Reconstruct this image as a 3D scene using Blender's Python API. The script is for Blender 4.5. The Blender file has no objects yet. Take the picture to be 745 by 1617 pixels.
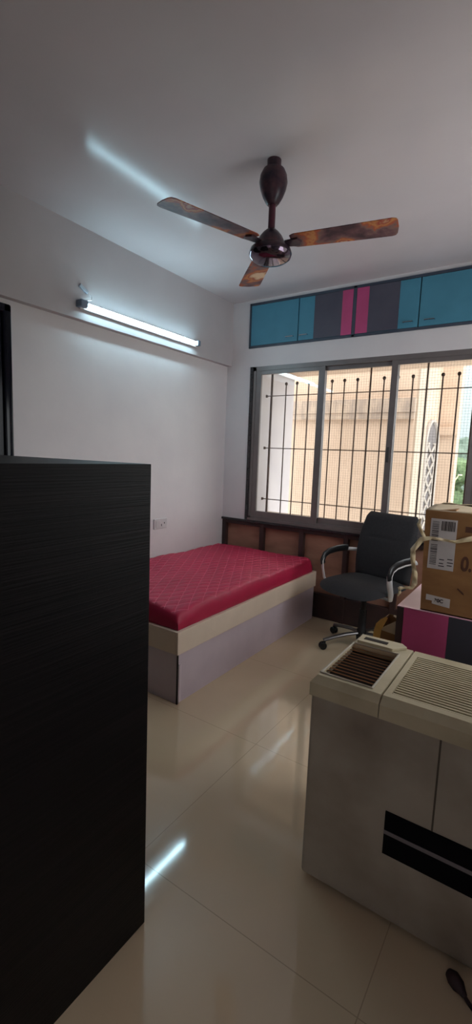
import bpy, bmesh, math, random
from mathutils import Vector, Matrix
random.seed(7)
PI = math.pi
S = bpy.context.scene
C = S.collection

# ---------------------------------------------------------------- camera
cam_data = bpy.data.cameras.new('camera')
cam_data.sensor_fit = 'VERTICAL'; cam_data.sensor_height = 36.0
cam_data.lens = 729.11 / 1617 * 36.0
cam_data.clip_start = 0.02; cam_data.clip_end = 2000
cam = bpy.data.objects.new('camera', cam_data); C.objects.link(cam)
R_ = Vector((0.82672877, 0.56133179, 0.03776462)); U_ = Vector((-0.10098074, 0.08201923, 0.99150176)); F_ = Vector((-0.55346403, 0.82351653, -0.12449135))
M_ = Matrix((R_, U_, -F_)).transposed().to_4x4(); M_.translation = Vector((2.658, -3.713, 1.42))
cam.matrix_world = M_
S.camera = cam

# ---------------------------------------------------------------- world and exposure
w = bpy.data.worlds.new('sky'); S.world = w; w.use_nodes = True
nt = w.node_tree; nt.nodes.clear()
out = nt.nodes.new('ShaderNodeOutputWorld'); bg = nt.nodes.new('ShaderNodeBackground')
tc = nt.nodes.new('ShaderNodeTexCoord'); sx = nt.nodes.new('ShaderNodeSeparateXYZ'); rp = nt.nodes.new('ShaderNodeValToRGB')
nt.links.new(tc.outputs['Generated'], sx.inputs[0]); nt.links.new(sx.outputs['Z'], rp.inputs[0])
rp.color_ramp.elements[0].position = 0.0; rp.color_ramp.elements[0].color = (0.88, 0.92, 0.94, 1)
rp.color_ramp.elements[1].position = 0.7; rp.color_ramp.elements[1].color = (0.96, 0.98, 1.0, 1)
nt.links.new(rp.outputs[0], bg.inputs['Color']); bg.inputs['Strength'].default_value = 2.3
nt.links.new(bg.outputs[0], out.inputs[0])
sun_d = bpy.data.lights.new('sun', 'SUN'); sun_d.energy = .3; sun_d.angle = math.radians(25); sun_d.color = (1, 0.95, 0.88)
sun = bpy.data.objects.new('sun', sun_d); C.objects.link(sun); sun.rotation_euler = (math.radians(38), 0, math.radians(55)); sun.location = (8, -8, 12)
TUBE_STRENGTH = 23.0
S.view_settings.view_transform = 'Standard'; S.view_settings.look = 'None'
S.view_settings.gamma = 1.0; S.view_settings.use_curve_mapping = False
S.view_settings.exposure = 1.0

# ---------------------------------------------------------------- materials
def lin(c):
    return tuple(((v/255)/12.92 if v/255 <= .04045 else ((v/255+.055)/1.055)**2.4) for v in c) + (1,)

def mat(name, c1, c2=None, scale=6.0, rough=.6, metal=0.0, bump=0.0, bscale=80.0, stretch=None, spec=.5, detail=4, lo=.35, hi=.65, coat=0.0):
    """principled material; c1/c2 sRGB 0-255 mixed by a noise"""
    m = bpy.data.materials.new(name); m.use_nodes = True
    n = m.node_tree.nodes; l = m.node_tree.links; b = n['Principled BSDF']
    b.inputs['Roughness'].default_value = rough; b.inputs['Metallic'].default_value = metal
    b.inputs['Specular IOR Level'].default_value = spec
    b.inputs['Coat Weight'].default_value = coat; b.inputs['Coat Roughness'].default_value = .08
    t = n.new('ShaderNodeTexCoord'); mp = n.new('ShaderNodeMapping')
    if stretch: mp.inputs['Scale'].default_value = stretch
    l.new(t.outputs['Object'], mp.inputs[0])
    if c2 is None: c2 = tuple(max(0, v*.94) for v in c1)
    no = n.new('ShaderNodeTexNoise'); no.inputs['Scale'].default_value = scale; no.inputs['Detail'].default_value = detail
    r = n.new('ShaderNodeValToRGB'); r.color_ramp.elements[0].position = lo; r.color_ramp.elements[1].position = hi
    r.color_ramp.elements[0].color = lin(c1); r.color_ramp.elements[1].color = lin(c2)
    l.new(mp.outputs[0], no.inputs['Vector']); l.new(no.outputs['Fac'], r.inputs[0]); l.new(r.outputs[0], b.inputs['Base Color'])
    if bump:
        nb = n.new('ShaderNodeTexNoise'); nb.inputs['Scale'].default_value = bscale; nb.inputs['Detail'].default_value = 3
        bp = n.new('ShaderNodeBump'); bp.inputs['Strength'].default_value = bump; bp.inputs['Distance'].default_value = .01
        l.new(mp.outputs[0], nb.inputs['Vector']); l.new(nb.outputs['Fac'], bp.inputs['Height']); l.new(bp.outputs[0], b.inputs['Normal'])
    m['mp'] = mp.name
    return m

def glow(name, col, strength):
    m = bpy.data.materials.new(name); m.use_nodes = True
    b = m.node_tree.nodes['Principled BSDF']; b.inputs['Base Color'].default_value = (.9, .9, .9, 1)
    b.inputs['Emission Color'].default_value = col; b.inputs['Emission Strength'].default_value = strength
    return m

WALL = mat('wall_paint', (218, 212, 212), (212, 206, 207), 3, .55, bump=.06, bscale=25)
CEIL = mat('ceiling_paint', (204, 196, 197), (198, 190, 191), 2, .15, bump=.10, bscale=2.6, spec=.09)
BEAM = mat('beam_paint', (190, 184, 185), (184, 178, 179), 3, .5, bump=.05, bscale=25)
GRANITE = mat('dark_granite', (48, 44, 46), (30, 28, 30), 60, .25)
ALU = mat('bronze_aluminium', (122, 114, 112), (116, 108, 106), 12, .42, metal=.35)
ALU_DARK = mat('aluminium_track', (70, 66, 66), None, 12, .5, metal=.3)
BAR = mat('grille_brown_paint', (92, 66, 52), (70, 50, 40), 20, .6)
NET = mat('net_thread', (120, 112, 104), None, 20, .8)
LAVENDER = mat('lavender_laminate', (212, 196, 204), (204, 188, 198), 5, .4)
CREAMLAM = mat('cream_laminate', (232, 212, 192), (226, 206, 186), 8, .45)
PLYEDGE = mat('dark_edge', (40, 30, 28), None, 8, .7)
BROWNPLY = mat('brown_ply_panel', (164, 118, 98), (140, 98, 80), 4, .6, stretch=(1, 1, 3))
DARKWOOD = mat('dark_wood_stile', (62, 40, 38), (46, 30, 30), 8, .55)
TEAL = mat('teal_laminate', (72, 136, 160), (66, 128, 150), 5, .5, bump=.04, bscale=120)
CHARC = mat('charcoal_laminate', (78, 77, 90), (70, 68, 82), 5, .5, bump=.04, bscale=120)
PINK = mat('pink_laminate', (186, 72, 122), (174, 64, 110), 5, .5)
PINKTOP = mat('pink_laminate_sheen', (208, 160, 176), (200, 150, 168), 5, .3)  # pink laminate, lightened in its colour for the window's reflection
CABFRAME = mat('slate_frame_laminate', (62, 72, 86), (54, 62, 76), 6, .5)
ARMALU = mat('satin_aluminium', (226, 224, 224), None, 8, .45, metal=.35)
CHROME = mat('chrome', (205, 205, 210), None, 5, .18, metal=1)
DULLMETAL = mat('dull_metal', (120, 118, 118), None, 8, .35, metal=.9)
BLACKFAB = mat('charcoal_fabric', (42, 41, 44), (35, 34, 37), 60, .85, bump=.25, bscale=350)
BLACKPL = mat('black_plastic', (22, 22, 24), None, 10, .38)
CARD = mat('brown_cardboard', (148, 106, 64), (132, 92, 54), 7, .8, stretch=(1, 1, 2.4), bump=.05, bscale=30)
CARDIN = mat('pale_cardboard', (205, 186, 158), (190, 170, 140), 7, .8)
PAPER = mat('label_paper', (196, 188, 186), None, 10, .7)
INK = mat('black_ink', (44, 36, 40), None, 10, .7)
BROWNINK = mat('brown_ink', (84, 50, 34), None, 10, .8)
TAPE = mat('beige_tape', (232, 214, 180), (214, 192, 150), 18, .4, bump=.3, bscale=60)
YELLOWP = mat('yellow_tape_flap', (222, 176, 92), (204, 154, 76), 14, .5)
WHITEPL = mat('white_plastic', (206, 200, 200), None, 8, .4)
WENGE = mat('wenge_woodgrain', (24, 20, 21), (12, 10, 11), 9, .5, stretch=(1, .12, 9), bump=.12, bscale=30, detail=8, spec=.18)
GLOSSBLACK = mat('gloss_black_door', (8, 10, 26), (6, 8, 20), 3, .14, spec=.2)
DARKCRACK = mat('dark_gap', (18, 14, 13), None, 8, .8)
EXTBEIGE = mat('beige_render', (194, 168, 146), (186, 160, 138), 3, .9, bump=.3, bscale=40)
EXTCREAM = mat('cream_render', (176, 158, 140), (170, 152, 134), 3, .9)
EXTWHITE = mat('white_render', (196, 188, 188), (190, 182, 184), 3, .9)
EXTDIRTY = mat('weathered_render', (150, 132, 118), (178, 156, 136), 5, .9, stretch=(3, 1, 1))
PIPE = mat('white_pipe', (238, 240, 240), None, 5, .4)
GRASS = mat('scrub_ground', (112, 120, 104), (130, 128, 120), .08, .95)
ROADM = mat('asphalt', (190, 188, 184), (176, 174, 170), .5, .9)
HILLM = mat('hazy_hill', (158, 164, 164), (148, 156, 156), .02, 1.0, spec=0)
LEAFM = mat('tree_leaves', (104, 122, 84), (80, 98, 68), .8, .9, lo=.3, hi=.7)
LEAFD = mat('tree_leaves_far', (110, 124, 110), (96, 110, 98), .6, .9)  # leaf green greyed in the colour for distance haze
BARK = mat('bark', (96, 84, 70), None, 5, .9)
LAMPP = mat('lamp_pole_paint', (222, 224, 170), None, 5, .5)
CARW = mat('white_car_paint', (240, 240, 242), None, 5, .3)
TYRE = mat('tyre', (30, 30, 32), None, 5, .8)
CARGL = mat('car_glass', (60, 70, 80), None, 5, .1)

# polished floor tiles
FLOOR = mat('polished_tile', (218, 196, 166), (206, 184, 154), 1.6, .07, spec=.8, detail=6, lo=.3, hi=.7)
def tile_seams():
    n = FLOOR.node_tree.nodes; l = FLOOR.node_tree.links; b = n['Principled BSDF']
    col = b.inputs['Base Color'].links[0].from_socket
    t = n.new('ShaderNodeTexCoord'); s = n.new('ShaderNodeSeparateXYZ'); l.new(t.outputs['Object'], s.inputs[0])
    fac = None
    for ax, off in (('X', 1.591), ('Y', -2.671)):
        a = n.new('ShaderNodeMath'); a.operation = 'SUBTRACT'; l.new(s.outputs[ax], a.inputs[0]); a.inputs[1].default_value = off - 8.0
        d = n.new('ShaderNodeMath'); d.operation = 'DIVIDE'; l.new(a.outputs[0], d.inputs[0]); d.inputs[1].default_value = .8
        f = n.new('ShaderNodeMath'); f.operation = 'FRACT'; l.new(d.outputs[0], f.inputs[0])
        p = n.new('ShaderNodeMath'); p.operation = 'PINGPONG'; l.new(f.outputs[0], p.inputs[0]); p.inputs[1].default_value = .5
        c = n.new('ShaderNodeMath'); c.operation = 'LESS_THAN'; l.new(p.outputs[0], c.inputs[0]); c.inputs[1].default_value = .0019
        if fac is None: fac = c
        else:
            m = n.new('ShaderNodeMath'); m.operation = 'MAXIMUM'; l.new(fac.outputs[0], m.inputs[0]); l.new(c.outputs[0], m.inputs[1]); fac = m
    mx = n.new('ShaderNodeMix'); mx.data_type = 'RGBA'; l.new(fac.outputs[0], mx.inputs[0]); l.new(col, mx.inputs[6]); mx.inputs[7].default_value = lin((182, 160, 134))
    l.new(mx.outputs[2], b.inputs['Base Color'])
tile_seams()

# marbled printed finish of the fan
FANM = bpy.data.materials.new('printed_fan_finish'); FANM.use_nodes = True
def fan_mat():
    n = FANM.node_tree.nodes; l = FANM.node_tree.links; b = n['Principled BSDF']
    t = n.new('ShaderNodeTexCoord'); no = n.new('ShaderNodeTexNoise'); no.inputs['Scale'].default_value = 6.5; no.inputs['Detail'].default_value = 4; no.inputs['Distortion'].default_value = .15
    r = n.new('ShaderNodeValToRGB'); e = r.color_ramp.elements
    e[0].position = .34; e[0].color = lin((58, 36, 50)); e[1].position = .70; e[1].color = lin((222, 196, 164))
    for p, c in ((.42, (96, 62, 70)), (.48, (120, 92, 88)), (.52, (166, 78, 48)), (.56, (188, 128, 74)), (.61, (150, 58, 46)), (.65, (196, 160, 124))):
        x = e.new(p); x.color = lin(c)
    l.new(t.outputs['Object'], no.inputs['Vector']); l.new(no.outputs['Fac'], r.inputs[0]); l.new(r.outputs[0], b.inputs['Base Color'])
    b.inputs['Roughness'].default_value = .5; b.inputs['Specular IOR Level'].default_value = .3
fan_mat()
FANDARK = mat('dark_fan_finish', (38, 32, 46), (84, 56, 62), 22, .3, spec=.35)
FANROD = mat('plum_rod_finish', (92, 28, 52), (70, 34, 48), 14, .3)

# cooler plastic: grimy cream
COOLER = mat('grimy_cream_plastic', (194, 182, 154), (160, 146, 118), 5, .5, detail=8, lo=.3, hi=.75)
COOLFRONT = mat('stained_cream_panel', (162, 152, 138), (112, 96, 80), 3.2, .6, detail=9, lo=.38, hi=.78)
COOLBROWN = mat('dusty_brown_slat', (156, 108, 66), (130, 88, 54), 14, .6)
COOLDARK = mat('brown_recess', (34, 22, 15), None, 8, .8)
STRIPE = mat('black_stripe', (14, 12, 15), None, 8, .9, spec=.1)
GROOVE = mat('grimy_groove', (84, 74, 62), None, 8, .8)
STRIPEG = mat('grey_stripe', (120, 112, 116), None, 8, .5)

# quilted satin mattress with pale stitching
MAT = mat('maroon_quilted_satin', (184, 26, 70), (170, 22, 62), 5, .5, bump=.1, bscale=300)
MAT.node_tree.nodes['Principled BSDF'].inputs['Sheen Weight'].default_value = .12
MAT.node_tree.nodes['Principled BSDF'].inputs['Sheen Tint'].default_value = lin((220, 120, 150))
STITCH = mat('pink_stitching', (226, 100, 130), None, 5, .6)

# ---------------------------------------------------------------- mesh helpers
class MB:
    def __init__(s): s.bm = bmesh.new()
    def _x(s, vs, M):
        if M is not None: bmesh.ops.transform(s.bm, matrix=M, verts=vs)
    def box(s, a, b, bev=0.0, seg=2, M=None):
        a, b = [min(p, q) for p, q in zip(a, b)], [max(p, q) for p, q in zip(a, b)]
        r = bmesh.ops.create_cube(s.bm, size=1); vs = r['verts']
        for v in vs: v.co = Vector([(a[i]+b[i])/2 + v.co[i]*(b[i]-a[i]) for i in range(3)])
        if bev:
            es = list({e for v in vs for e in v.link_edges})
            q = bmesh.ops.bevel(s.bm, geom=es, offset=bev, segments=seg, affect='EDGES', profile=.5)
            vs = list({v for f in q['faces'] for v in f.verts} | {v for v in vs if v.is_valid})
        s._x(vs, M); return s
    def prism(s, poly, axis, lo, hi, bev=0.0, seg=2, M=None):
        """poly of 2D points, extruded along axis (0,1,2)"""
        def p3(p, h):
            q = [p[0], p[1]]; q.insert(axis, h); return q
        va = [s.bm.verts.new(p3(p, lo)) for p in poly]; vb = [s.bm.verts.new(p3(p, hi)) for p in poly]
        n = len(poly); fs = [s.bm.faces.new(va), s.bm.faces.new(vb[::-1])]
        for i in range(n): fs.append(s.bm.faces.new([va[i], vb[i], vb[(i+1) % n], va[(i+1) % n]]))
        vs = va+vb
        if bev:
            es = list({e for f in fs for e in f.edges})
            q = bmesh.ops.bevel(s.bm, geom=es, offset=bev, segments=seg, affect='EDGES', profile=.5)
            vs = list({v for f in q['faces'] for v in f.verts} | {v for v in vs if v.is_valid})
        s._x(vs, M); return s
    def tube(s, pts, r, n=10, M=None, flat=None, cap=True):
        """swept tube, r float or list; flat=(rw,rh) gives an elliptic section"""
        pts = [Vector(p) for p in pts]; k = len(pts); rings = []
        up = None; vs = []
        for i, p in enumerate(pts):
            d = (pts[min(i+1, k-1)] - pts[max(i-1, 0)]).normalized()
            if up is None:
                up = Vector((0, 0, 1)) if abs(d.z) < .9 else Vector((1, 0, 0))
            side = d.cross(up).normalized(); u2 = side.cross(d).normalized(); up = u2
            rr = r[i] if isinstance(r, (list, tuple)) else r
            a, b = (flat if flat else (rr, rr))
            ring = [s.bm.verts.new(p + side*a*math.cos(2*PI*j/n) + u2*b*math.sin(2*PI*j/n)) for j in range(n)]
            rings.append(ring); vs += ring
        for i in range(k-1):
            for j in range(n): s.bm.faces.new([rings[i][j], rings[i][(j+1) % n], rings[i+1][(j+1) % n], rings[i+1][j]])
        if cap: s.bm.faces.new(rings[0][::-1]); s.bm.faces.new(rings[-1])
        s._x(vs, M); return s
    def lathe(s, prof, n=32, M=None):
        """prof list of (r,z) from top to bottom or reverse"""
        rings = []; vs = []
        for r, z in prof:
            if r < 1e-5: ring = [s.bm.verts.new((0, 0, z))]
            else: ring = [s.bm.verts.new((r*math.cos(2*PI*j/n), r*math.sin(2*PI*j/n), z)) for j in range(n)]
            rings.append(ring); vs += ring
        for a, b in zip(rings, rings[1:]):
            for j in range(n):
                q = [a[j % len(a)], a[(j+1) % len(a)], b[(j+1) % len(b)], b[j % len(b)]]
                q = list(dict.fromkeys(q))
                if len(q) > 2: s.bm.faces.new(q)
        for ring in (rings[0], rings[-1]):
            if len(ring) > 1: s.bm.faces.new(ring)
        s._x(vs, M); return s
    def grid(s, fn, nu, nv, closed_u=False):
        g = [[s.bm.verts.new(fn(i/nu, j/nv)) for j in range(nv+1)] for i in range(nu+1)]
        for i in range(nu):
            for j in range(nv): s.bm.faces.new([g[i][j], g[i+1][j], g[i+1][j+1], g[i][j+1]])
        return s
    def build(s, name, m, parent=None, smooth=False, solid=0, sub=0):
        bmesh.ops.remove_doubles(s.bm, verts=s.bm.verts, dist=1e-6)
        bmesh.ops.recalc_face_normals(s.bm, faces=s.bm.faces)
        me = bpy.data.meshes.new(name); s.bm.to_mesh(me); s.bm.free()
        o = bpy.data.objects.new(name, me); C.objects.link(o); me.materials.append(m)
        if smooth:
            for p in me.polygons: p.use_smooth = True
            try: me.set_sharp_from_angle(angle=math.radians(40))
            except Exception: pass
        if solid:
            md = o.modifiers.new('solid', 'SOLIDIFY'); md.thickness = solid; md.offset = 0
        if sub:
            md = o.modifiers.new('sub', 'SUBSURF'); md.levels = sub; md.render_levels = sub
        if parent: o.parent = parent
        return o

def root(name, label, cat, loc=(0, 0, 0), rz=0, group=None):
    o = bpy.data.objects.new(name, None); C.objects.link(o); o.location = loc; o.rotation_euler = (0, 0, rz)
    o.empty_display_size = .1; return tag(o, label, cat, group)
def tag(o, label, cat, group=None):
    o['label'] = label; o['category'] = cat
    if group: o['group'] = group
    return o
def struct(name, mb, m, parent=None, **k):
    o = mb.build(name, m, parent, **k)
    if parent is None: o['kind'] = 'structure'
    return o
def arc(cx, cy, r, a0, a1, n):
    return [(cx + r*math.cos(math.radians(a0+(a1-a0)*i/n)), cy + r*math.sin(math.radians(a0+(a1-a0)*i/n))) for i in range(n+1)]
def text(body, size, m, parent, name, M, off=0.0):
    cu = bpy.data.curves.new(name, 'FONT'); cu.body = body; cu.size = size; cu.extrude = .0003; cu.offset = off
    cu.align_x = 'CENTER'; cu.align_y = 'CENTER'
    t = bpy.data.objects.new(name, cu); C.objects.link(t)
    dg = bpy.context.evaluated_depsgraph_get(); me = bpy.data.meshes.new_from_object(t.evaluated_get(dg))
    bpy.data.objects.remove(t); o = bpy.data.objects.new(name, me); C.objects.link(o)
    me.transform(M); me.materials.clear(); me.materials.append(m); o.parent = parent
    return o

# ---------------------------------------------------------------- room shell
RX = 3.05; BY = -4.25; H = 2.813; WT = .14
struct('floor', MB().box((-.14, BY-.14, -.1), (RX+.14, .14, 0)), FLOOR)
struct('ceiling', MB().box((-.14, BY-.14, H), (RX+.14, .14, H+.12)), CEIL)
lw = MB().box((-.14, BY, 0), (0, .14, H))
struct('wall_left', lw, WALL)
bmb = MB().box((0, BY, 2.245), (.05, 0, H))
struct('trim_1', bmb, BEAM)
# right wall with an unseen window, added to brighten the room from the side
RY0, RY1, RZ0, RZ1 = -2.0, -.45, .90, 2.25
struct('wall_right', MB().box((RX, BY, 0), (RX+.14, RY0, H)).box((RX, RY1, 0), (RX+.14, .14, H)).box((RX, RY0, 0), (RX+.14, RY1, RZ0)).box((RX, RY0, RZ1), (RX+.14, RY1, H)), WALL)
w2 = MB(); w2.box((RX+.03, RY0, RZ0), (RX+.09, RY0+.05, RZ1)).box((RX+.03, RY1-.05, RZ0), (RX+.09, RY1, RZ1)).box((RX+.03, RY0, RZ0), (RX+.09, RY1, RZ0+.05)).box((RX+.03, RY0, RZ1-.05), (RX+.09, RY1, RZ1)).box((RX+.04, (RY0+RY1)/2-.025, RZ0), (RX+.08, (RY0+RY1)/2+.025, RZ1))
struct('fill_window', w2, ALU)
# doorway behind the camera, opened to add daylight from behind
struct('wall_back', MB().box((-.14, BY-.14, 0), (1.95, BY, H)).box((2.95, BY-.14, 0), (RX+.14, BY, H)).box((1.95, BY-.14, 2.1), (2.95, BY, H)), WALL)
struct('wall_hall_baffle', MB().box((-.6, -5.1, 0), (3.6, -5.0, H)), WALL)  # unseen hall wall, added to dim the daylight through the doorway
struct('trim_8', MB().box((-.6, -5.0, H), (3.6, BY-.14, H+.1)).box((-.6, -5.0, -.1), (3.6, BY-.14, 0)), WALL)  # unseen hall ceiling and floor, added to limit the doorway light
# window wall with its opening, the niche below and the loft opening above
WX0, WX1, WZ0, WZ1 = .30, 2.235, .812, 2.222
wb = MB()
wb.box((0, 0, WZ0-.014), (WX0, WT, 2.389)); wb.box((WX1, 0, WZ0-.014), (RX, WT, 2.389))
wb.box((WX0, 0, WZ1), (WX1, WT, 2.389))
wb.box((0, 0, 2.389), (.241, WT, H)); wb.box((2.235, 0, 2.389), (RX, WT, H)); wb.box((.241, 0, 2.783), (2.235, WT, H))
wb.box((.241, .11, 2.389), (2.235, WT, 2.783))
wb.box((0, .065, 0), (RX, WT, WZ0-.014))
struct('wall_far', wb, WALL)
# granite sill and jamb strip
struct('trim_2', MB().box((0.001, -.018, WZ0-.034), (RX, .14, WZ0-.012), .003), GRANITE)
struct('trim_3', MB().box((WX0-.032, -.007, WZ0-.01), (WX0, .06, WZ1)), GRANITE)

# ---------------------------------------------------------------- window
win = bpy.data.objects.new('window_1', None); C.objects.link(win); win['kind'] = 'structure'
fb = MB()
y0, y1 = .002, .085
fb.box((WX0, y0, WZ1-.038), (WX1, y1, WZ1)); fb.box((WX0, y0, WZ0-.011), (WX1, y1, WZ0+.03))
fb.box((WX0, y0, WZ0), (WX0+.028, y1, WZ1)); fb.box((WX1-.028, y0, WZ0), (WX1, y1, WZ1))
fb.box((WX0, y0-.014, WZ0-.011), (WX1, y0, WZ0+.012), .002)
fb.build('window_frame', ALU, win)
GLASS = bpy.data.materials.new('window_glass'); GLASS.use_nodes = True
gn = GLASS.node_tree.nodes; gl = GLASS.node_tree.links; gn.remove(gn['Principled BSDF'])
tr = gn.new('ShaderNodeBsdfTransparent'); gs = gn.new('ShaderNodeBsdfGlossy'); gs.inputs['Roughness'].default_value = .02
mx = gn.new('ShaderNodeMixShader'); mx.inputs[0].default_value = .05; tr.inputs[0].default_value = (.96, .975, .97, 1)
gl.new(tr.outputs[0], mx.inputs[1]); gl.new(gs.outputs[0], mx.inputs[2]); gl.new(mx.outputs[0], gn['Material Output'].inputs[0])
def sash(xa, xb, y, wl, wr):
    m = MB(); za, zb = WZ0+.028, WZ1-.036
    m.box((xa, y, za), (xa+wl, y+.022, zb), .002); m.box((xb-wr, y, za), (xb, y+.022, zb), .002)
    m.box((xa, y+.001, zb-.036), (xb, y+.021, zb), .002); m.box((xa, y+.001, za), (xb, y+.021, za+.052), .002)
    o = m.build('sash', ALU, win)
    g = MB().box((xa+wl*.8, y+.009, za+.045), (xb-wr*.8, y+.013, zb-.03)); g.build('pane', GLASS, o)
sash(.326, 1.008, .008, .055, .06)
sash(.985, 1.612, .033, .022, .055)
sash(1.560, 2.21, .008, .05, .05)
h = MB(); h.box((1.574, -.004, 1.40), (1.592, .008, 1.52), .003); h.build('sash_lock', ALU_DARK, win)

# security grille outside
gr = root('window_grille', 'brown iron security grille of upright bars with three cross rods outside the window', 'grille', (1.2, .2, .83))
GY = .2
bars = [(.387, 2.25, .011)] + [(x, 2.087, .0058) for x in (.54, .652, .771, .885, .995, 1.109, 1.225)] + [(1.337, 2.25, .007), (1.451, 2.087, .0058), (1.563, 2.087, .0058), (1.68, 2.087, .0058), (1.789, 2.25, .007), (1.902, 2.087, .0058), (2.016, 2.087, .0058), (2.13, 2.087, .0058), (2.24, 2.25, .007)]
def local(o, off):  # mesh was made in world coordinates: move under a root that stands at off
    o.data.transform(Matrix.Translation(-Vector(off))); return o
for x, zt, r in bars:
    m = MB().tube([(x, GY, .846), (x, GY, 1.4), (x, GY, zt)], r, 8)
    if zt < 2.2: m.lathe([(0, .016), (.009, .013), (.0135, .005), (.0135, -.005), (.009, -.013), (0, -.016)], 12, Matrix.Translation((x, GY, zt)))
    local(m.build('bar', BAR, gr, smooth=True), gr.location)
for z in (1.98, 1.489, .995):
    m = MB().tube([(.34, GY-.008, z), (1.2, GY-.008, z), (2.3, GY-.008, z)], .0042, 8); m.box((.333, GY-.02, z-.013), (.347, GY+.004, z+.013), .002)
    local(m.build('cross_rod', BAR, gr, smooth=True), gr.location)

# bird net behind the grille
nm = MB(); xa, xb, za, zb = .62, 2.33, .846, 2.25; p = .022
k = 0
while xa + k*p <= xb: nm.box((xa+k*p-.0005, .262, za), (xa+k*p+.0005, .263, zb)); k += 1
k = 0
while za + k*p <= zb: nm.box((xa, .262, za+k*p-.0005), (xb, .263, za+k*p+.0005)); k += 1
tag(nm.build('bird_net', NET), 'fine square-mesh bird net stretched behind the window grille', 'net')

# ---------------------------------------------------------------- outside
# our own building: outer sill, reveal and canopy slab
struct('trim_4', MB().box((.20, .141, .70), (2.6, .42, .845), .004), EXTCREAM)
struct('trim_5', MB().box((-.4, .141, .70), (.285, .44, 2.3)).box((-.4, .44, .0), (.235, .95, 2.4)), EXTWHITE)
struct('trim_6', MB().box((-.4, .141, 2.30), (3.4, 1.06, 2.40)).box((2.42, .141, .70), (2.6, .30, 2.3)), EXTBEIGE)
tag(MB().tube([(.262, .3, 2.262), (.30, 1.0, 2.245), (.30, 1.84, 2.238)], .015, 12).build('drain_pipe', PIPE, smooth=True), 'white plastic pipe running away overhead outside the left window pane', 'pipe')

# neighbouring wing
bl = root('building', 'beige rendered wing of the apartment block facing the window', 'building', (0, 2.5, -12))
def bpart(name, mb, m, **k): return local(mb.build(name, m, bl, **k), bl.location)
bpart('wall', MB().box((-3.5, 1.9, -12), (1.30, 3.3, 9)), EXTBEIGE)
bpart('ledge', MB().box((-3.5, 1.83, 1.97), (1.315, 1.905, 2.135), .006).box((-3.5, 1.845, 1.90), (1.31, 1.905, 1.97)), EXTDIRTY)
bpart('corner_pilaster', MB().box((1.296, 1.94, -12), (1.325, 2.46, 9), .004), EXTCREAM)
bpart('rear_wall', MB().box((-3.0, 3.3, -12), (1.545, 3.55, 9)), EXTBEIGE)
bpart('rear_ledge', MB().box((1.30, 3.235, 1.79), (1.56, 3.305, 1.90), .004), EXTBEIGE)
JALI = mat('jali_plaster', (172, 160, 150), None, 5, .9)
# arched jali on the side face
jy0, jy1, jz = 2.50, 3.24, 1.62
jr = (jy1-jy0)/2; jc = (jy0+jy1)/2
pth = [(1.315, jy0, -.5), (1.315, jy0, .5)] + [(1.315, jc+jr*math.cos(a), jz+jr*.9*math.sin(a)) for a in [PI - PI*i/14 for i in range(15)]] + [(1.315, jy1, .5), (1.315, jy1, -.5)]
fr = bpart('arched_frame', MB().tube(pth, .04, 8, flat=(.022, .03)), JALI, smooth=True)
rec = MB(); pl = [(jy0, -.5)] + [(jy0, jz)] + [(jc+jr*math.cos(a), jz+jr*.9*math.sin(a)) for a in [PI - PI*i/14 for i in range(1, 14)]] + [(jy1, jz), (jy1, -.5)]
rec.prism(pl, 0, 1.300, 1.306); bpart('arched_panel', rec, mat('grey_recess', (112, 104, 102), (98, 90, 90), 4, .9))
lt = MB()
for ph in (0, PI, PI/2, -PI/2):
    lt.tube([(1.318, jc + .27*math.sin(ph + z*7.0), -.5+z) for z in [i*.06 for i in range(37)]], .015, 6)
bpart('lattice', lt, JALI, smooth=True)

# land beyond
struct('ground', MB().box((-400, 8, -12.6), (300, 420, -12)), GRASS)
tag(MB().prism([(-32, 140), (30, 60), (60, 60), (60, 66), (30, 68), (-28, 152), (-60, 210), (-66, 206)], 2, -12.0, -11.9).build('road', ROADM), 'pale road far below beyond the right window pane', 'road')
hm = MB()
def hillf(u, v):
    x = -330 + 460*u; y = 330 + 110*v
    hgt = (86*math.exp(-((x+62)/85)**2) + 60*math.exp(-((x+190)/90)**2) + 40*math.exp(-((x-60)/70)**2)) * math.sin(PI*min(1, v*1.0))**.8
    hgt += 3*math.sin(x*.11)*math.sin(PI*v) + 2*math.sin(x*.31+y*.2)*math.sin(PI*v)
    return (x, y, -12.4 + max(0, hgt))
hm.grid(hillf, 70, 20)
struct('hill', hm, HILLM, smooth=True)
def tree(x, y, z0, hgt, wd, label, m, sd):
    rnd = random.Random(sd)
    t = root('tree', label, 'tree', (x, y, z0), 0)
    MB().tube([(0, 0, 0), (.1*wd, 0, hgt*.3), (0, .05*wd, hgt*.6)], [wd*.06, wd*.045, wd*.02], 8).build('trunk', BARK, t)
    cm = MB()
    for i in range(16):
        a = rnd.random()*2*PI; rr = wd*.36*math.sqrt(rnd.random()); zz = hgt*(.42+.5*rnd.random()); r = wd*(.16+.1*rnd.random())
        q = bmesh.ops.create_icosphere(cm.bm, subdivisions=3, radius=r, matrix=Matrix.Translation((rr*math.cos(a), rr*math.sin(a), min(zz, hgt-r))))
        for v in q['verts']:
            c = Vector((rr*math.cos(a), rr*math.sin(a), min(zz, hgt-r))); v.co = c + (v.co-c)*(1+rnd.uniform(-.16, .16))
    cm.build('crown', m, t)
tree(-7.7, 62, -12, 15.0, 6.0, 'bright green leafy tree beside the street lamp beyond the right window pane', LEAFM, 1)
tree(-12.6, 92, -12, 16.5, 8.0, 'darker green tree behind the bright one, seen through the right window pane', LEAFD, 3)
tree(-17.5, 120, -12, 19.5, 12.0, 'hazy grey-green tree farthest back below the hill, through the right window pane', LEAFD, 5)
tree(-2.0, 64, -12, 12.0, 5.0, 'green tree at the edge of the right window frame, right of the street lamp', LEAFM, 7)
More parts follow.
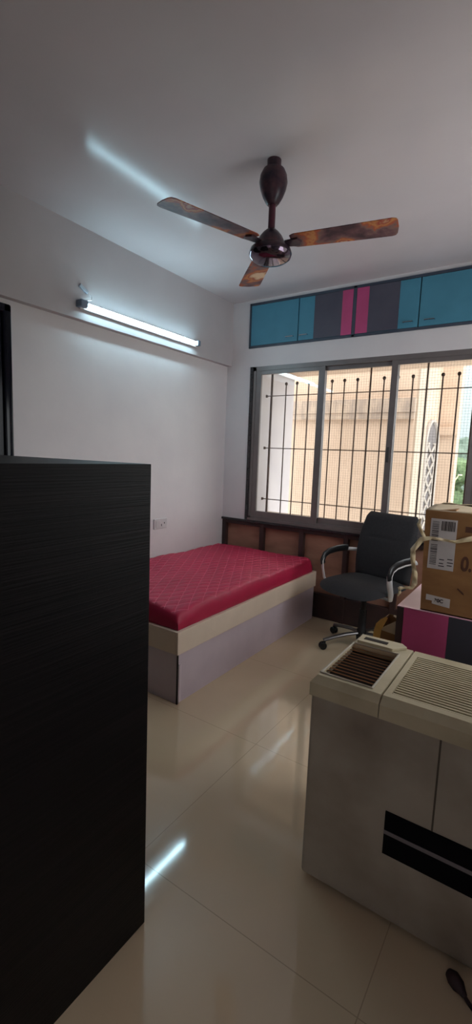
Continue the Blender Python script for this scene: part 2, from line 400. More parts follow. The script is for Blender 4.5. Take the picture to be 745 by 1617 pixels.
sl = root('street_lamp', 'thin pale yellow street lamp with a curved arm beyond the right window pane', 'street lamp', (-5.9, 50, -12))
MB().tube([(0, 0, 0), (0, 0, 9.3), (.08, 0, 10.6), (.3, 0, 11.5), (.62, 0, 12.1)], [.10, .08, .07, .06, .05], 8).build('pole', LAMPP, sl, smooth=True)
MB().box((.55, -.12, 12.04), (.95, .12, 12.18), .03).build('lamp_head', LAMPP, sl)
cr = root('car', 'small white car on the distant road beyond the right window pane', 'car', (-18.6, 125, -11.9), .9)
MB().prism([(-2, .3), (-2, .8), (-1.4, .95), (1.3, .95), (2, .75), (2, .3)], 1, -.8, .8, .06).build('car_body', CARW, cr)
MB().prism([(-1.5, .94), (-1.1, 1.45), (.5, 1.45), (1.1, .94)], 1, -.7, .7, .05).build('cabin', CARGL, cr)
for sx_ in (-1.2, 1.2):
    for sy_ in (-.8, .8):
        MB().lathe([(0, -.1), (.3, -.1), (.32, 0), (.3, .1), (0, .1)], 16, Matrix.Translation((sx_, sy_, .32)) @ Matrix.Rotation(PI/2, 4, 'X')).build('wheel', TYRE, cr)

# ---------------------------------------------------------------- panelling in the niche under the window
pn = root('wall_panelling', 'dark-framed brown plywood panelling under the window behind the bed and chair', 'panelling', (0, 0, 0))
st = MB()
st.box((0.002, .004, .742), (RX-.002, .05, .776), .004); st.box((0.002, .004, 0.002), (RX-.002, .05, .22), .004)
XS = [.024, .458, .873, 1.29, 1.71, 2.13, 2.55, RX-.03]
for x in XS: st.box((x-.022, .001, .0), (x+.022, .052, .776), .004)
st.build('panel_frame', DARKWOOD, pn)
for a, b in zip(XS, XS[1:]):
    MB().box((a+.018, .044, .08), (b-.018, .06, .75), .002).build('panel', BROWNPLY, pn)

# ---------------------------------------------------------------- overhead loft cabinet
oc = root('overhead_cabinet', 'long teal, charcoal and pink loft cabinet set into the wall above the window', 'cabinet', (1.236, 0, 2.389))
def part(o, r): return local(o, r.location)
X0, X1, Z0, Z1 = .241, 2.235, 2.389, 2.783
cf = MB(); cf.box((X0, -.012, Z1-.02), (X1, .10, Z1), .002); cf.box((X0, -.012, Z0), (X1, .10, Z0+.02), .002)
cf.box((X0, -.012, Z0), (X0+.018, .10, Z1), .002); cf.box((X1-.018, -.012, Z0), (X1, .10, Z1), .002); cf.box((1.221, -.012, Z0), (1.248, .10, Z1), .002)
cf.box((X0, .09, Z0), (X1, .105, Z1))
part(cf.build('carcass', CABFRAME, oc), oc)
def pdoor(xa, xb, segs, hx):
    d = MB().box((xa, -.010, Z0+.022), (xb, .006, Z1-.022), .0015); d = part(d.build('door', segs[0][2], oc), oc)
    for a, b, m in segs[1:] if len(segs) > 1 else []:
        part(MB().box((a, -.0118, Z0+.0225), (b, -.009, Z1-.0225)).build('stripe', m, d), oc)
    hb = MB().tube([(hx-.035, -.012, Z0+.062), (hx-.035, -.03, Z0+.062), (hx+.035, -.03, Z0+.062), (hx+.035, -.012, Z0+.062)], .0045, 8)
    part(hb.build('handle', CHROME, d, smooth=True), oc)
pdoor(.261, .736, [(0, 0, TEAL)], .665)
pdoor(.744, 1.219, [(0, 0, TEAL), (.887, 1.130, CHARC), (1.130, 1.219, PINK)], .80)
pdoor(1.250, 1.731, [(0, 0, TEAL), (1.250, 1.348, PINK), (1.348, 1.585, CHARC)], 1.662)
pdoor(1.739, 2.215, [(0, 0, TEAL)], 1.815)

# ---------------------------------------------------------------- tube light on the beam
tl = root('tube_light', 'lit bluish-white fluorescent tube light on the beam of the left wall', 'tube light', (.05, -1.14, 2.33))
part(MB().box((.0505, -1.735, 2.305), (.074, -.55, 2.345), .004).build('batten', WHITEPL, tl), tl)
# led tube: an opaque back shell and a lit diffuser facing the room and downwards
a0, a1 = math.radians(-112), math.radians(92)
dif = [(.09+.0135*math.cos(a0+(a1-a0)*i/14), 2.331+.0135*math.sin(a0+(a1-a0)*i/14)) for i in range(15)]
bck = [(.09+.0135*math.cos(a1+(2*PI-a1+a0)*i/14), 2.331+.0135*math.sin(a1+(2*PI-a1+a0)*i/14)) for i in range(15)]
part(MB().prism([(x, z) for x, z in bck] + [(.086, 2.331)], 1, -1.70, -.583).build('tube_back', WHITEPL, tl), tl)
part(MB().prism([(x, z) for x, z in dif] + [(.0865, 2.331)], 1, -1.70, -.583).build('tube', glow('tube_glow', (.54, .86, 1, 1), TUBE_STRENGTH), tl), tl)
for a, b in ((-1.755, -1.70), (-.583, -.548)):
    part(MB().box((.052, a, 2.312), (.110, b, 2.356), .006).build('end_cap', mat('grey_blue_plastic', (120, 136, 156), None, 5, .5), tl), tl)
part(MB().tube([(.075, -1.745, 2.355), (.075, -1.70, 2.362), (.075, -1.65, 2.378), (.07, -1.645, 2.40), (.06, -1.665, 2.425)], .004, 8).build('supply_wire', WHITEPL, tl, smooth=True), tl)
part(MB().box((.051, -1.735, 2.425), (.068, -1.665, 2.447), .004, M=Matrix.Translation((0, -1.70, 2.436)) @ Matrix.Rotation(math.radians(-28), 4, 'X') @ Matrix.Translation((0, 1.70, -2.436))).build('wire_connector', mat('grey_white_plastic', (170, 178, 188), None, 5, .5), tl), tl)

# ---------------------------------------------------------------- switch plate
sp = root('socket_plate', 'white two-module electrical switch plate on the left wall above the bed', 'socket', (0, -.895, .818))
part(MB().box((.001, -.972, .776), (.012, -.818, .862), .004).build('plate', WHITEPL, sp), sp)
part(MB().box((.011, -.955, .79), (.015, -.90, .848), .002).build('switch', WHITEPL, sp), sp)
part(MB().box((.011, -.890, .798), (.0125, -.882, .816)).build('socket_hole', INK, sp), sp)
part(MB().box((.011, -.856, .816), (.0125, -.847, .828)).build('socket_hole', INK, sp), sp)

# ---------------------------------------------------------------- door on the left wall
dr = bpy.data.objects.new('door_1', None); C.objects.link(dr); dr['kind'] = 'structure'
m = MB(); m.box((.001, -2.225, 0), (.035, -2.172, 2.212), .012, 4); m.box((.001, -3.10, 2.16), (.035, -2.172, 2.212), .012, 4); m.box((.001, -3.10, 0), (.035, -3.04, 2.212), .012, 4)
m.build('door_frame', GLOSSBLACK, dr, smooth=True)
MB().box((.001, -3.05, .005), (.018, -2.22, 2.165), .003).build('door_leaf', GLOSSBLACK, dr)
MB().tube([(.018, -2.98, 1.0), (.05, -2.98, 1.0), (.05, -2.88, 1.0)], .008, 8).build('door_handle', CHROME, dr, smooth=True)

# ---------------------------------------------------------------- bed
bd = root('bed', 'low box bed with cream rails and lavender side panels along the left wall', 'bed', (.525, -.93, 0))
BX, BY0 = 1.05, -1.847
part(MB().box((.01, BY0+.012, .0), (BX-.012, BY0+.03, .292)).build('end_panel', LAVENDER, bd), bd)
part(MB().box((BX-.030, BY0+.030, .0), (BX-.012, -.03, .292)).build('side_panel', LAVENDER, bd), bd)
# delaminating sliver of the side panel at the front corner
part(MB().prism([(BX-.011, BY0+.0125), (BX+.0, BY0+.018), (BX-.0115, BY0+.05)], 2, .004, .235).build('peeling_laminate', LAVENDER, bd), bd)
part(MB().box((BX-.013, BY0+.008, .0), (BX-.004, BY0+.014, .292)).build('dark_corner_edge', PLYEDGE, bd), bd)
part(MB().box((BX-.018, BY0, .295), (BX, -.02, .427), .002).build('side_rail', CREAMLAM, bd), bd)
part(MB().box((.005, BY0, .295), (BX-.019, BY0+.018, .427), .002).build('end_rail', CREAMLAM, bd), bd)
part(MB().box((.005, BY0+.018, .36), (BX-.018, -.02, .4265)).build('bed_board', CREAMLAM, bd), bd)
part(MB().box((.005, -.04, .0), (BX-.018, -.02, .40)).build('head_panel', LAVENDER, bd), bd)

# mattress: rounded box with quilted top
mt = root('mattress', 'thin maroon quilted satin mattress lying on the box bed', 'mattress', (.525, -.95, .385))
mx0, mx1, my0, my1, mz0, mz1 = .012, 1.028, BY0+.022, -.075, .428, .553
def quilt(x, y):
    s = .078
    a = (x/s + y/(s*1.7)) ; b = (x/s - y/(s*1.7))
    da = abs(a-round(a)); db = abs(b-round(b))
    return -.0045*(math.exp(-(da/.12)**2) + math.exp(-(db/.12)**2))
def rr_pt(u, v):
    """superellipse style mapping of the top with rounded rim and side skirt"""
    x = mx0 + (mx1-mx0)*u; y = my0 + (my1-my0)*v
    return x, y
mb = MB(); NX, NY = 150, 260
def topf(u, v):
    x, y = rr_pt(u, v)
    ex = min(x-mx0, mx1-x); ey = min(y-my0, my1-y); R = .045
    z = mz1
    for e in (ex, ey):
        if e < R: z -= R - math.sqrt(max(0, R*R-(R-e)**2))
    z += .006*math.sin(x*7+1)*math.sin(y*5+.6) + .004*math.sin(y*13+x*9)
    # sagging, rounded corner nearest the doorway
    dc = math.hypot(x-mx1, y-my0); z -= .02*math.exp(-(dc/.12)**2)
    q = quilt(x, y)*min(1, min(ex, ey)/.03)
    return (x, y, max(z+q, mz0+.04))
mb.grid(topf, NX, NY)
# skirt around
bm = mb.bm; bm.verts.ensure_lookup_table()
bound = [e for e in bm.edges if e.is_boundary]
cur = bound
for lvl in range(5):
    r = bmesh.ops.extrude_edge_only(bm, edges=cur)
    nv = [g for g in r['geom'] if isinstance(g, bmesh.types.BMVert)]; cur = [g for g in r['geom'] if isinstance(g, bmesh.types.BMEdge)]
    t = (lvl+1)/5
    for v in nv:
        if lvl == 0: v['s'] if False else None
        v.co.z = v.co.z + (mz0 - v.co.z)*(t if lvl else .2)
        bul = .010*math.sin(PI*t) + .004*math.sin(v.co.x*24)*math.sin(v.co.y*24+1)*math.sin(PI*t)
        cxm, cym = (mx0+mx1)/2, (my0+my1)/2
        if v.co.x > mx1-.02: v.co.x = mx1 + bul*.6
        if v.co.y < my0+.02: v.co.y = my0 - bul*.4
o = part(mb.build('mattress_cover', MAT, mt, smooth=True), mt)
# stitched lines following the quilting
sm = MB(); s_ = .078
def surf(x, y):
    u = (x-mx0)/(mx1-mx0); v = (y-my0)/(my1-my0); return topf(u, v)[2]
for sgn in (1, -1):
    for k in range(-30, 50):
        pts = []
        n = 150
        for i in range(n+1):
            x = mx0+.012 + (mx1-mx0-.024)*i/n; y = sgn*(k*1.0 - x/s_)*s_*1.7
            if my0+.012 < y < my1-.012: pts.append((x, y, surf(x, y)+.0004))
            elif len(pts) > 1:
                sm.tube(pts, .0021, 5); pts = []
            else: pts = []
        if len(pts) > 1: sm.tube(pts, .0021, 5)
part(sm.build('quilting_stitch', STITCH, mt), mt)

# ---------------------------------------------------------------- ceiling fan
FX, FY = 1.424, -1.664
fan = root('ceiling_fan', 'three-bladed ceiling fan with marbled brown and orange printed finish', 'ceiling fan', (FX, FY, H))
# local z measured from ceiling
MB().tube([(0, 0, -.001), (0, 0, -.06)], .034, 16).box((-.03, -.012, -.05), (.03, .012, -.004), .004).build('ceiling_hook', FANDARK, fan, smooth=True)
MB().lathe([(.020, -.035), (.052, -.045), (.064, -.07), (.068, -.10), (.062, -.13), (.048, -.165), (.032, -.192), (.024, -.20)], 36).build('canopy', FANDARK, fan, smooth=True)
MB().lathe([(.0, -.03), (.017, -.03), (.017, -.33), (0, -.33)], 20).build('downrod', FANROD, fan, smooth=True)
MB().lathe([(.0, -.308), (.022, -.309), (.040, -.325), (.056, -.345), (.068, -.37), (.074, -.385), (.070, -.392), (0, -.392)], 36).build('motor_cap', FANDARK, fan, smooth=True)
MB().lathe([(.0, -.386), (.078, -.388), (.096, -.398), (.102, -.412), (.104, -.42), (.096, -.43), (0, -.43)], 40).build('motor', FANDARK, fan, smooth=True)
MB().lathe([(.101, -.418), (.104, -.424), (.098, -.440), (.080, -.452), (.05, -.458), (0, -.459)], 40).build('bottom_plate', mat('polished_fan_plate', (110, 96, 110), (60, 50, 60), 5, .08, metal=.9), fan, smooth=True)
for ang in (-109, 12, 133):
    Mx = Matrix.Rotation(math.radians(ang), 4, 'Z') @ Matrix.Translation((0, 0, -.375 if ang != 999 else 0)) @ Matrix.Rotation(math.radians(-7), 4, 'X')
    b = MB()
    outl = [(.105, -.046), (.125, -.056), (.40, -.062), (.565, -.066), (.582, -.060), (.588, -.045), (.590, 0), (.584, .045), (.576, .060), (.56, .065), (.40, .062), (.125, .052), (.105, .042)]
    b.prism(outl, 2, -.0018, .0018, 0, M=Mx)
    bo = b.build('blade', FANM, fan)
    a = MB().prism([(.075, -.022), (.14, -.03), (.155, 0), (.14, .03), (.075, .022)], 2, -.012, -.003, .002, M=Mx); a.build('blade_arm', FANDARK, bo)

# ---------------------------------------------------------------- office chair
ch = root('office_chair', 'black office chair on a five-star metal base in front of the window', 'office chair', (1.60, -.375, 0), math.radians(-15))
# local: faces -y. five legs
for k in range(5):
    a = math.radians(240 - 72*k + 0)
    Mx = Matrix.Rotation(a, 4, 'Z')
    l = MB().tube([(.02, 0, .115), (.12, 0, .108), (.22, 0, .09), (.30, 0, .07)], .02, 10, M=Mx, flat=(.017, .013)).build('base_leg', DULLMETAL, ch, smooth=True)
    cs = MB()
    for sd in (-.014, .014):
        cs.lathe([(0, -.009), (.022, -.009), (.027, -.004), (.027, .004), (.022, .009), (0, .009)], 18, Mx @ Matrix.Translation((.305, sd, .027)) @ Matrix.Rotation(PI/2, 4, 'X'))
    cs.box((.285, -.008, .025), (.315, .008, .06), .003, M=Mx)
    cs.build('castor', BLACKPL, l, smooth=True)
MB().lathe([(0, .06), (.035, .06), (.04, .09), (.036, .14), (.028, .15), (.028, .30), (.020, .30), (.020, .44), (0, .44)], 24).build('gas_column', BLACKPL, ch, smooth=True)
MB().box((-.10, -.13, .425), (.10, .13, .455), .008).tube([(.08, 0, .438), (.2, -.02, .43), (.24, -.02, .43)], .006, 8).build('tilt_mechanism', BLACKPL, ch)
sb = MB()
def seatf(u, v, top):
    a = 2*PI*u; r = v
    n = 3.6
    c_, s2 = math.cos(a), math.sin(a)
    x = .272*math.copysign(abs(c_)**(2/n), c_)*r; y = -.03 + .265*math.copysign(abs(s2)**(2/n), s2)*r
    edge = (1-r**4)
    z = .495 + (.046*edge if top else -.052*edge)
    if y < -.12: z -= .9*(y+.12)**2*1.6
    if top: z -= .012*math.exp(-(x*x+y*y)/.02)
    return (x, y, z)
sb.grid(lambda u, v: seatf(u, v, True), 48, 12); sb.grid(lambda u, v: seatf(u, v, False), 48, 12)
seat = sb.build('seat', BLACKFAB, ch, smooth=True)
bb = MB()
def backf(u, v, front):
    # u across, v up
    x = (u-.5)*2; W = .248 - .030*v**3 - .012*(1-v)**3
    # rounded top corners
    zz = .50 + .505*v
    edge = min(1, (1-abs(x))*9)**.5 * min(1, (1-v)*16+.0)**.5 * min(1, v*16)**.5
    xx = x*W
    if v > .9: xx *= 1-.10*((v-.9)/.1)**2
    yb = .215 + .03*math.sin(v*PI) * -1 + .105*v + .03*(x*x-1)*-.6*-1
    th = .026*edge + .002
    y = yb - th if front else yb + th*.8
    if front and .60 < v < .66: y += .004*math.sin((v-.60)/.06*PI)*(1 if abs(x) < .55 else 0)
    return (xx, y, zz)
bb.grid(lambda u, v: backf(u, v, True), 30, 44); bb.grid(lambda u, v: backf(u, v, False), 30, 44)
# close the rim
bmesh.ops.bridge_loops
def rim(u0, v0, u1, v1, n=44):
    bb.grid(lambda s, t: tuple(Vector(backf(u0+(u1-u0)*s, v0+(v1-v0)*s, True)).lerp(Vector(backf(u0+(u1-u0)*s, v0+(v1-v0)*s, False)), t)), n, 1)
rim(0, 0, 0, 1); rim(1, 0, 1, 1); rim(0, 0, 1, 0, 30); rim(0, 1, 1, 1, 30)
bb.build('backrest', BLACKFAB, ch, smooth=True)
MB().tube([(0, .02, .44), (0, .2, .43), (0, .262, .46), (0, .30, .60)], .02, 10, flat=(.035, .008)).build('back_bracket', BLACKPL, ch, smooth=True)
for sx_ in (-1, 1):
    X = sx_*.285
    full = [(X*.62, -.08, .455), (X*.95, -.10, .455), (X, -.125, .50), (X, -.150, .58), (X, -.158, .635), (X, -.135, .672), (X, -.08, .692), (X, .02, .700), (X, .12, .698), (X, .19, .690), (X*.86, .235, .688)]
    ar = MB().tube(full, .013, 12, flat=(.019, .009)).build('armrest', ARMALU, ch, smooth=True)
    pd = [(X, -.150, .615), (X, -.158, .640), (X, -.135, .680), (X, -.08, .702), (X, .02, .711), (X, .11, .709), (X, .15, .703)]
    MB().tube(pd, [.018, .022, .024, .025, .025, .023, .018], 14, flat=(.026, .014)).build('arm_pad', BLACKPL, ar, smooth=True)

# ---------------------------------------------------------------- tall dark cabinet on the left
tc_ = root('storage_cabinet', 'chest-high dark wenge woodgrain cabinet in the left foreground', 'cabinet', (1.35, -3.3, 0))
CX0, CX1, CY0, CY1, CZ = .75, 1.779, -3.95, -2.817, 1.385
part(MB().box((CX1-.02, CY0, 0.001), (CX1, CY1, CZ), .0015).build('side_panel', WENGE, tc_), tc_)
part(MB().box((CX0, CY0, 0.001), (CX0+.02, CY1, CZ-.024), .0015).build('side_panel', WENGE, tc_), tc_)
part(MB().box((CX0+.02, CY0+.02, 0.06), (CX1-.02, CY1-.02, CZ-.024)).build('carcass', WENGE, tc_), tc_)
part(MB().box((CX0-.004, CY0, CZ-.023), (CX1-.0205, CY1, CZ), .0015).build('top_panel', WENGE, tc_), tc_)
for a, b in ((CX0+.022, 1.262), (1.267, CX1-.022)):
    d = part(MB().box((a, CY1-.02, .06), (b, CY1-.002, CZ-.026), .0015).build('door', WENGE, tc_), tc_)
    hx = b-.04 if a < 1 else a+.04
    part(MB().tube([(hx, CY1-.002, .8), (hx, CY1+.025, .8), (hx, CY1+.025, .92), (hx, CY1-.002, .92)], .005, 8).build('handle', CHROME, d, smooth=True), tc_)

# ---------------------------------------------------------------- air cooler
co = root('air_cooler', 'grimy cream air cooler with slatted top and black front stripe in the right foreground', 'air cooler', (2.5, -2.18, 0))
AX0, AX1, AY0, AY1, AZ = 2.084, 2.93, -2.392, -1.95, .72
part(MB().box((AX0+.004, AY0+.004, .012), (AX1-.004, AY1-.004, .668), .012, 3).build('body', COOLFRONT, co), co)
for x in (AX0+.05, AX1-.09):
    for y in (AY0+.05, AY1-.09): part(MB().box((x, y, 0), (x+.04, y+.04, .02)).build('foot', BLACKPL, co), co)
# top deck: ring frames round the two openings
SEAM = 2.308
tp = MB()
def deck(xa, xb, ya, yb, hx0, hx1, hy0, hy1, bev):
    # side walls of cap
    for a, b in (((xa, ya, .66), (hx0, yb, AZ)), ((hx1, ya, .66), (xb, yb, AZ)), ((hx0-.002, ya, .66), (hx1+.002, hy0, AZ)), ((hx0-.002, hy1, .66), (hx1+.002, yb, AZ))):
        tp.box(a, b)
# outer shell with sloped shoulder (chamfer front and left)
def shell(xa, xb, hx0, hx1, hy0, hy1, chl, chr_):
    ch_ = .022
    outer_low = [(xa, AY0), (xb, AY0), (xb, AY1), (xa, AY1)]
    outer_top = [(xa+chl, AY0+ch_), (xb-chr_, AY0+ch_), (xb-chr_, AY1-ch_), (xa+chl, AY1-ch_)]
    inner = [(hx0, hy0), (hx1, hy0), (hx1, hy1), (hx0, hy1)]
    b_ = tp.bm
    rings = [[b_.verts.new((x, y, z)) for x, y in r] for r, z in ((outer_low, .655), (outer_low, AZ-.022), (outer_top, AZ), (inner, AZ), (inner, AZ-.035))]
    for r0, r1 in zip(rings, rings[1:]):
        for j in range(4): b_.faces.new([r0[j], r0[(j+1) % 4], r1[(j+1) % 4], r1[j]])
    b_.faces.new(rings[-1]); b_.faces.new(rings[0][::-1])
shell(AX0, SEAM-.0015, 2.103, 2.272, -2.352, -2.045, .016, .002)
shell(SEAM+.0015, AX1, 2.330, AX1-.03, -2.345, -2.02, .002, .016)
part(tp.build('top_deck', COOLER, co), co)
# raised bezel round the vent
bz = MB().tube([(2.103, -2.352, AZ+.001), (2.272, -2.352, AZ+.001), (2.272, -2.045, AZ+.001), (2.103, -2.045, AZ+.001), (2.103, -2.352, AZ+.001)], .004, 6)
vent = part(bz.build('vent_bezel', mat('pale_plastic_rim', (172, 164, 148), None, 6, .5), co), co)
part(MB().box((2.104, -2.351, AZ-.034), (2.271, -2.046, AZ-.030)).build('vent_recess', COOLDARK, vent), co)
for i in range(13):
    y = -2.340 + i*.0237
    part(MB().box((2.104, y-.0065, AZ-.016), (2.271, y+.0065, AZ-.013), M=Matrix.Translation((0, y, AZ-.014)) @ Matrix.Rotation(math.radians(-24), 4, 'X') @ Matrix.Translation((0, -y, -AZ+.014))).build('louvre', COOLBROWN, vent), co)
# slatted right deck
part(MB().box((2.331, -2.344, AZ-.034), (AX1-.031, -2.021, AZ-.028)).build('grill_recess', COOLDARK, co), co)
sl_ = MB()
for i in range(20):
    y = -2.336 + i*.0163
    sl_.box((2.331, y-.0042, AZ-.018), (AX1-.031, y+.0042, AZ-.002), .001, 1)
part(sl_.build('slatted_grill', COOLER, co), co)
# handle strip on the back-left
hs = MB().prism([(2.112, -2.035), (2.245, -2.035), (2.285, -1.985), (2.262, -1.960), (2.108, -1.962)], 2, AZ, AZ+.012, .002)
hs_o = part(hs.build('handle_plate', COOLER, co), co)
part(MB().box((2.130, -2.012, AZ+.0115), (2.218, -1.988, AZ+.0135)).build('slot', COOLDARK, hs_o), co)
# stripes, groove
part(MB().box((2.352, AY0-.0005, .234), (AX1-.008, AY0+.006, .373)).build('stripe', STRIPE, co), co)
part(MB().box((2.352, AY0-.0022, .301), (AX1-.008, AY0+.006, .313)).build('pale_line', STRIPEG, co), co)
part(MB().box((2.480, AY0+.002, .374), (2.485, AY0+.008, .655)).build('groove', GROOVE, co), co)

# plug and cord on the floor in front of it
cp = root('power_cord', 'dark power cord with its plug lying on the floor before the cooler', 'cord', (2.60, -2.46, 0))
PLUGM = mat('dark_plug_plastic', (52, 32, 34), None, 10, .6)
part(MB().tube([(2.566, -2.432, .016), (2.578, -2.440, .018), (2.594, -2.452, .016), (2.604, -2.458, .012), (2.612, -2.464, .009)], [.012, .019, .018, .011, .007], 12).build('plug', PLUGM, cp, smooth=True), cp)
part(MB().tube([(2.61, -2.463, .009), (2.63, -2.478, .006), (2.66, -2.500, .006), (2.72, -2.52, .006), (2.80, -2.50, .006), (2.90, -2.45, .006), (2.97, -2.30, .006), (2.985, -2.1, .006)], .0055, 8).build('cord', PLUGM, cp, smooth=True), cp)

# ---------------------------------------------------------------- desk unit
dk = root('desk_unit', 'low desk unit with pink and charcoal drawer fronts and pink top paled with window sheen', 'desk', (2.55, -1.3, 0))
DX0, DX1, DY0, DY1, DZ = 2.133, 3.03, -1.559, -.85, .75
part(MB().box((DX0, DY0, 0.001), (DX0+.03, DY1, DZ-.004), .001).build('side_panel', DARKWOOD, dk), dk)
part(MB().box((DX1-.02, DY0+.004, 0.001), (DX1, DY1, DZ-.004), .001).build('side_panel', DARKWOOD, dk), dk)
part(MB().box((DX0+.03, DY0+.018, .04), (DX1-.02, DY1, DZ-.006)).build('carcass', DARKWOOD, dk), dk)
part(MB().box((DX0, DY0, DZ-.003), (DX1, DY1, DZ), .001).build('desk_top', PINKTOP, dk), dk)
part(MB().box((DX0+.031, DY0, .05), (2.355, DY0+.017, DZ-.0045), .001).build('door', PINK, dk), dk)
part(MB().box((2.356, DY0, .05), (2.60, DY0+.017, DZ-.0045), .001).build('door', mat('charcoal_blue_laminate', (52, 54, 66), None, 5, .5), dk), dk)
part(MB().box((2.602, DY0, .05), (DX1-.021, DY0+.017, DZ-.0045), .001).build('door', TEAL, dk), dk)

# ---------------------------------------------------------------- big carton on the desk
bxr = root('cardboard_box', 'large brown cardboard carton with shipping label standing on the pink desk unit', 'cardboard box', (2.43, -1.34, DZ))
QX0, QX1, QY0, QY1, QZ = 2.232, 2.70, -1.548, -1.18, 1.205
def wallf(a, b): return MB().box(a, b)
bw = MB()
bw.box((QX0, QY0, DZ+.001), (QX1, QY0+.006, QZ)); bw.box((QX0, QY1-.006, DZ+.001), (QX1, QY1, QZ)); bw.box((QX0, QY0+.006, DZ+.001), (QX0+.006, QY1-.006, QZ-.004)); bw.box((QX1-.006, QY0+.006, DZ+.001), (QX1, QY1-.006, QZ-.004)); bw.box((QX0, QY0, DZ+.001), (QX1, QY1, DZ+.006))
for v in bw.bm.verts:   # a worn box: the front face leans and its left edge bulges
    t = (v.co.z-DZ)/(QZ-DZ)
    if v.co.x < 2.3: v.co.x -= .014*t
part(bw.build('carton', CARD, bxr), bxr)
def flap(pts, name='flap', m=CARDIN):
    f = MB(); vs = [f.bm.verts.new(p) for p in pts]; f.bm.faces.new(vs)
    return part(f.build(name, m, bxr, solid=.005), bxr)
# front flap folded in and slightly lifted, back flap, side flap
fl = MB(); fl.grid(lambda u, v: (QX0-.012+(QX1-QX0+.012)*u, QY0+.004+.19*v, QZ+.002 + .010*v + .004*math.sin(u*9)*v), 16, 6)
part(fl.build('flap', CARDIN, bxr, solid=.005, smooth=True), bxr)
fl = MB(); fl.grid(lambda u, v: (QX0-.010+(QX1-QX0)*u, QY1-.004-.16*v, QZ+.003 + (.022*min(1, u/.10)*(1-.55*u) + .004*math.sin(u*23))*v), 14, 6)
part(fl.build('flap', CARDIN, bxr, solid=.005, smooth=True), bxr)
fl = MB(); fl.grid(lambda u, v: (QX0-.012+.12*v, QY0+.01+(QY1-QY0-.02)*u, QZ-.003 + .012*v), 8, 5)
part(fl.build('flap', CARD, bxr, solid=.005), bxr)
# label
FYY = QY0-.0008
lb = part(MB().box((2.245, FYY, .948), (2.352, QY0+.001, 1.172)).build('shipping_label', PAPER, bxr), bxr)
bc = MB()
rnd = random.Random(4)
z = 1.160
while z > .965:      # upright-run barcode down the left side
    t = rnd.choice((.0015, .0025, .004)); 
    if not (1.058 < z < 1.075): bc.box((2.252, FYY-.0006, z-t), (2.280, FYY+.0002, z))
    z -= t + rnd.choice((.002, .003, .0045))
x = 2.290
while x < 2.345:
    t = rnd.choice((.0012, .002, .0035)); bc.box((x, FYY-.0006, 1.122), (min(x+t, 2.347), FYY+.0002, 1.164)); x += t + rnd.choice((.0012, .002, .003))
for zz, xs in ((.995, (2.292, 2.312)), (.985, (2.325, 2.349)), (.978, (2.292, 2.310)), (.972, (2.325, 2.345)), (.966, (2.290, 2.314)), (1.0, (2.325, 2.346))):
    bc.box((xs[0], FYY-.0006, zz-.004), (xs[1], FYY+.0002, zz))
part(bc.build('barcode', INK, lb), bxr)
# small torn sticker near the bottom
st_ = part(MB().prism([(2.252, .802), (2.252, .828), (2.352, .822), (2.352, .782), (2.278, .789), (2.278, .802)], 1, FYY, QY0+.001).build('sticker', PAPER, bxr), bxr)
RT = Matrix.Rotation(PI/2, 4, 'X')
tx = text('30C', .022, INK, st_, 'sticker_print', Matrix.Translation((2.306, FYY-.0004, .806)) @ RT, .0008); local(tx, bxr.location)
tx = text('0.', .085, BROWNINK, bxr, 'carton_print', Matrix.Translation((2.402, FYY+.0004, .985)) @ Matrix.Diagonal((.7, 1, 1, 1)) @ RT, .003); local(tx, bxr.location)
part(MB().box((2.385, FYY, 1.125), (2.43, QY0+.001, 1.150)).build('dark_mark', BROWNINK, bxr), bxr)
part(MB().prism([(2.378, .878), (2.40, .862), (2.405, .852), (2.398, .854), (2.374, .874)], 1, FYY, QY0+.001).build('dark_mark', BROWNINK, bxr), bxr)

# torn tape strip hanging round the carton
tp_ = MB()
def ribbon(pts, wds, m, tw=None):
    n = len(pts)
    P_ = [Vector(p) for p in pts]
    sub = []
    for i in range(n-1):
        for k in range(5): sub.append((P_[i].lerp(P_[i+1], k/5), wds[i]+(wds[i+1]-wds[i])*k/5))
    sub.append((P_[-1], wds[-1]))
    rows = []
    for i, (p, w_) in enumerate(sub):
        d = (sub[min(i+1, len(sub)-1)][0]-sub[max(i-1, 0)][0]).normalized()
        nrm = Vector((0, -1, 0)); sd = d.cross(nrm).normalized()
        w_ *= 1.2; tww = .004*math.sin(i*.9)
        rows.append((m.bm.verts.new(p + sd*w_/2 + Vector((0, tww, 0))), m.bm.verts.new(p + Vector((0, -.003*math.cos(i*1.1), 0))), m.bm.verts.new(p - sd*w_/2 - Vector((0, tww, 0)))))
    for a, b in zip(rows, rows[1:]):
        m.bm.faces.new([a[0], b[0], b[1], a[1]]); m.bm.faces.new([a[1], b[1], b[2], a[2]])
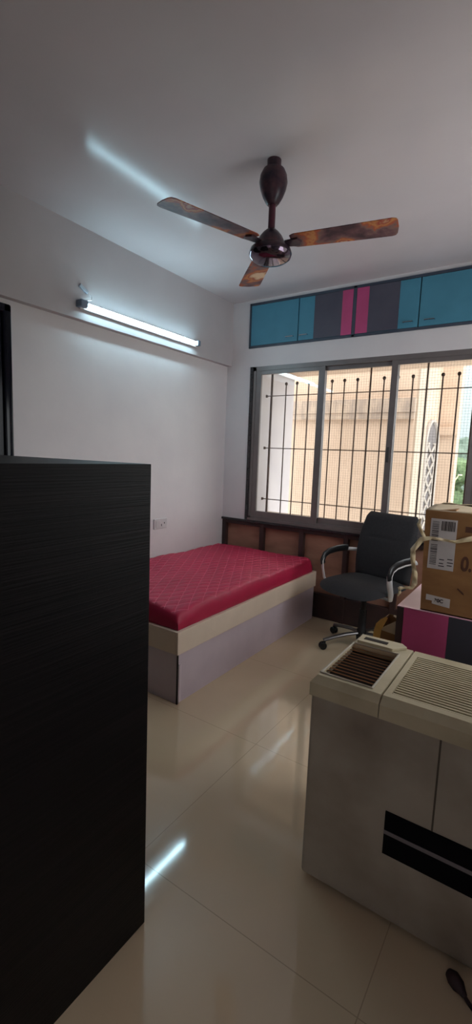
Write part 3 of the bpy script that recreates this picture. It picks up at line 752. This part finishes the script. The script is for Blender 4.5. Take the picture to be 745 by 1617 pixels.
ribbon([(2.47, QY0-.006, 1.12), (2.40, QY0-.008, 1.098), (2.35, QY0-.010, 1.080), (2.30, QY0-.009, 1.083), (2.255, QY0-.009, 1.085), (2.215, QY0-.010, 1.075), (2.180, QY0-.008, 1.02), (2.185, QY0-.008, .965), (2.198, QY0-.008, .91), (2.200, QY0-.008, .87), (2.190, QY0-.008, .845), (2.155, QY0-.010, .838), (2.135, QY0-.012, .834)], [.020, .018, .010, .009, .012, .018, .020, .016, .018, .020, .012, .009, .014], tp_)
ribbon([(2.225, QY0-.006, 1.083), (2.205, QY0-.004, 1.115), (2.195, QY0-.004, 1.14), (2.20, QY0-.002, 1.165)], [.010, .012, .014, .008], tp_)
ribbon([(2.135, QY0-.012, .838), (2.140, QY0-.012, .815), (2.132, QY0-.012, .795)], [.012, .009, .004], tp_)
tag(tp_.build('packing_tape', TAPE, smooth=True, solid=.0012), 'torn beige packing tape strip wound across and hanging off the left of the carton', 'tape')

# open carton with yellow tape beside the desk
oc2 = root('open_carton', 'half-open pale carton with a torn yellow tape flap between chair and desk', 'cardboard box', (2.03, -1.3, 0))
b2 = MB(); ax0, ax1, ay0, ay1, az = 1.985, 2.118, -1.36, -1.12, .555
b2.box((ax0, ay0, .001), (ax1, ay0+.005, az)); b2.box((ax0, ay1-.005, .001), (ax1, ay1, az)); b2.box((ax0, ay0, .001), (ax0+.005, ay1, az)); b2.box((ax1-.005, ay0, .001), (ax1, ay1, az)); b2.box((ax0, ay0, .001), (ax1, ay1, .01))
part(b2.build('carton', CARD, oc2), oc2)
f = MB(); f.prism([(ax0+.02, az-.01), (ax1-.002, az-.022), (ax1-.002, az+.075)], 1, ay0-.008, ay0-.004)
part(f.build('flap', CARDIN, oc2), oc2)
f = MB(); f.prism([(1.978, .47), (2.012, .465), (2.018, .545), (2.034, .585), (2.046, .615), (2.038, .622), (2.012, .602), (1.990, .575), (1.980, .53)], 1, ay0-.014, ay0-.0125)
part(f.build('yellow_tape', YELLOWP, oc2, solid=.001, smooth=True), oc2)
f = MB(); f.tube([(2.075, ay0-.01, .635), (2.092, ay0-.012, .628), (2.108, ay0-.012, .606)], .007, 8, flat=(.010, .003))
part(f.build('paper_scrap', CARDIN, oc2, smooth=True), oc2)
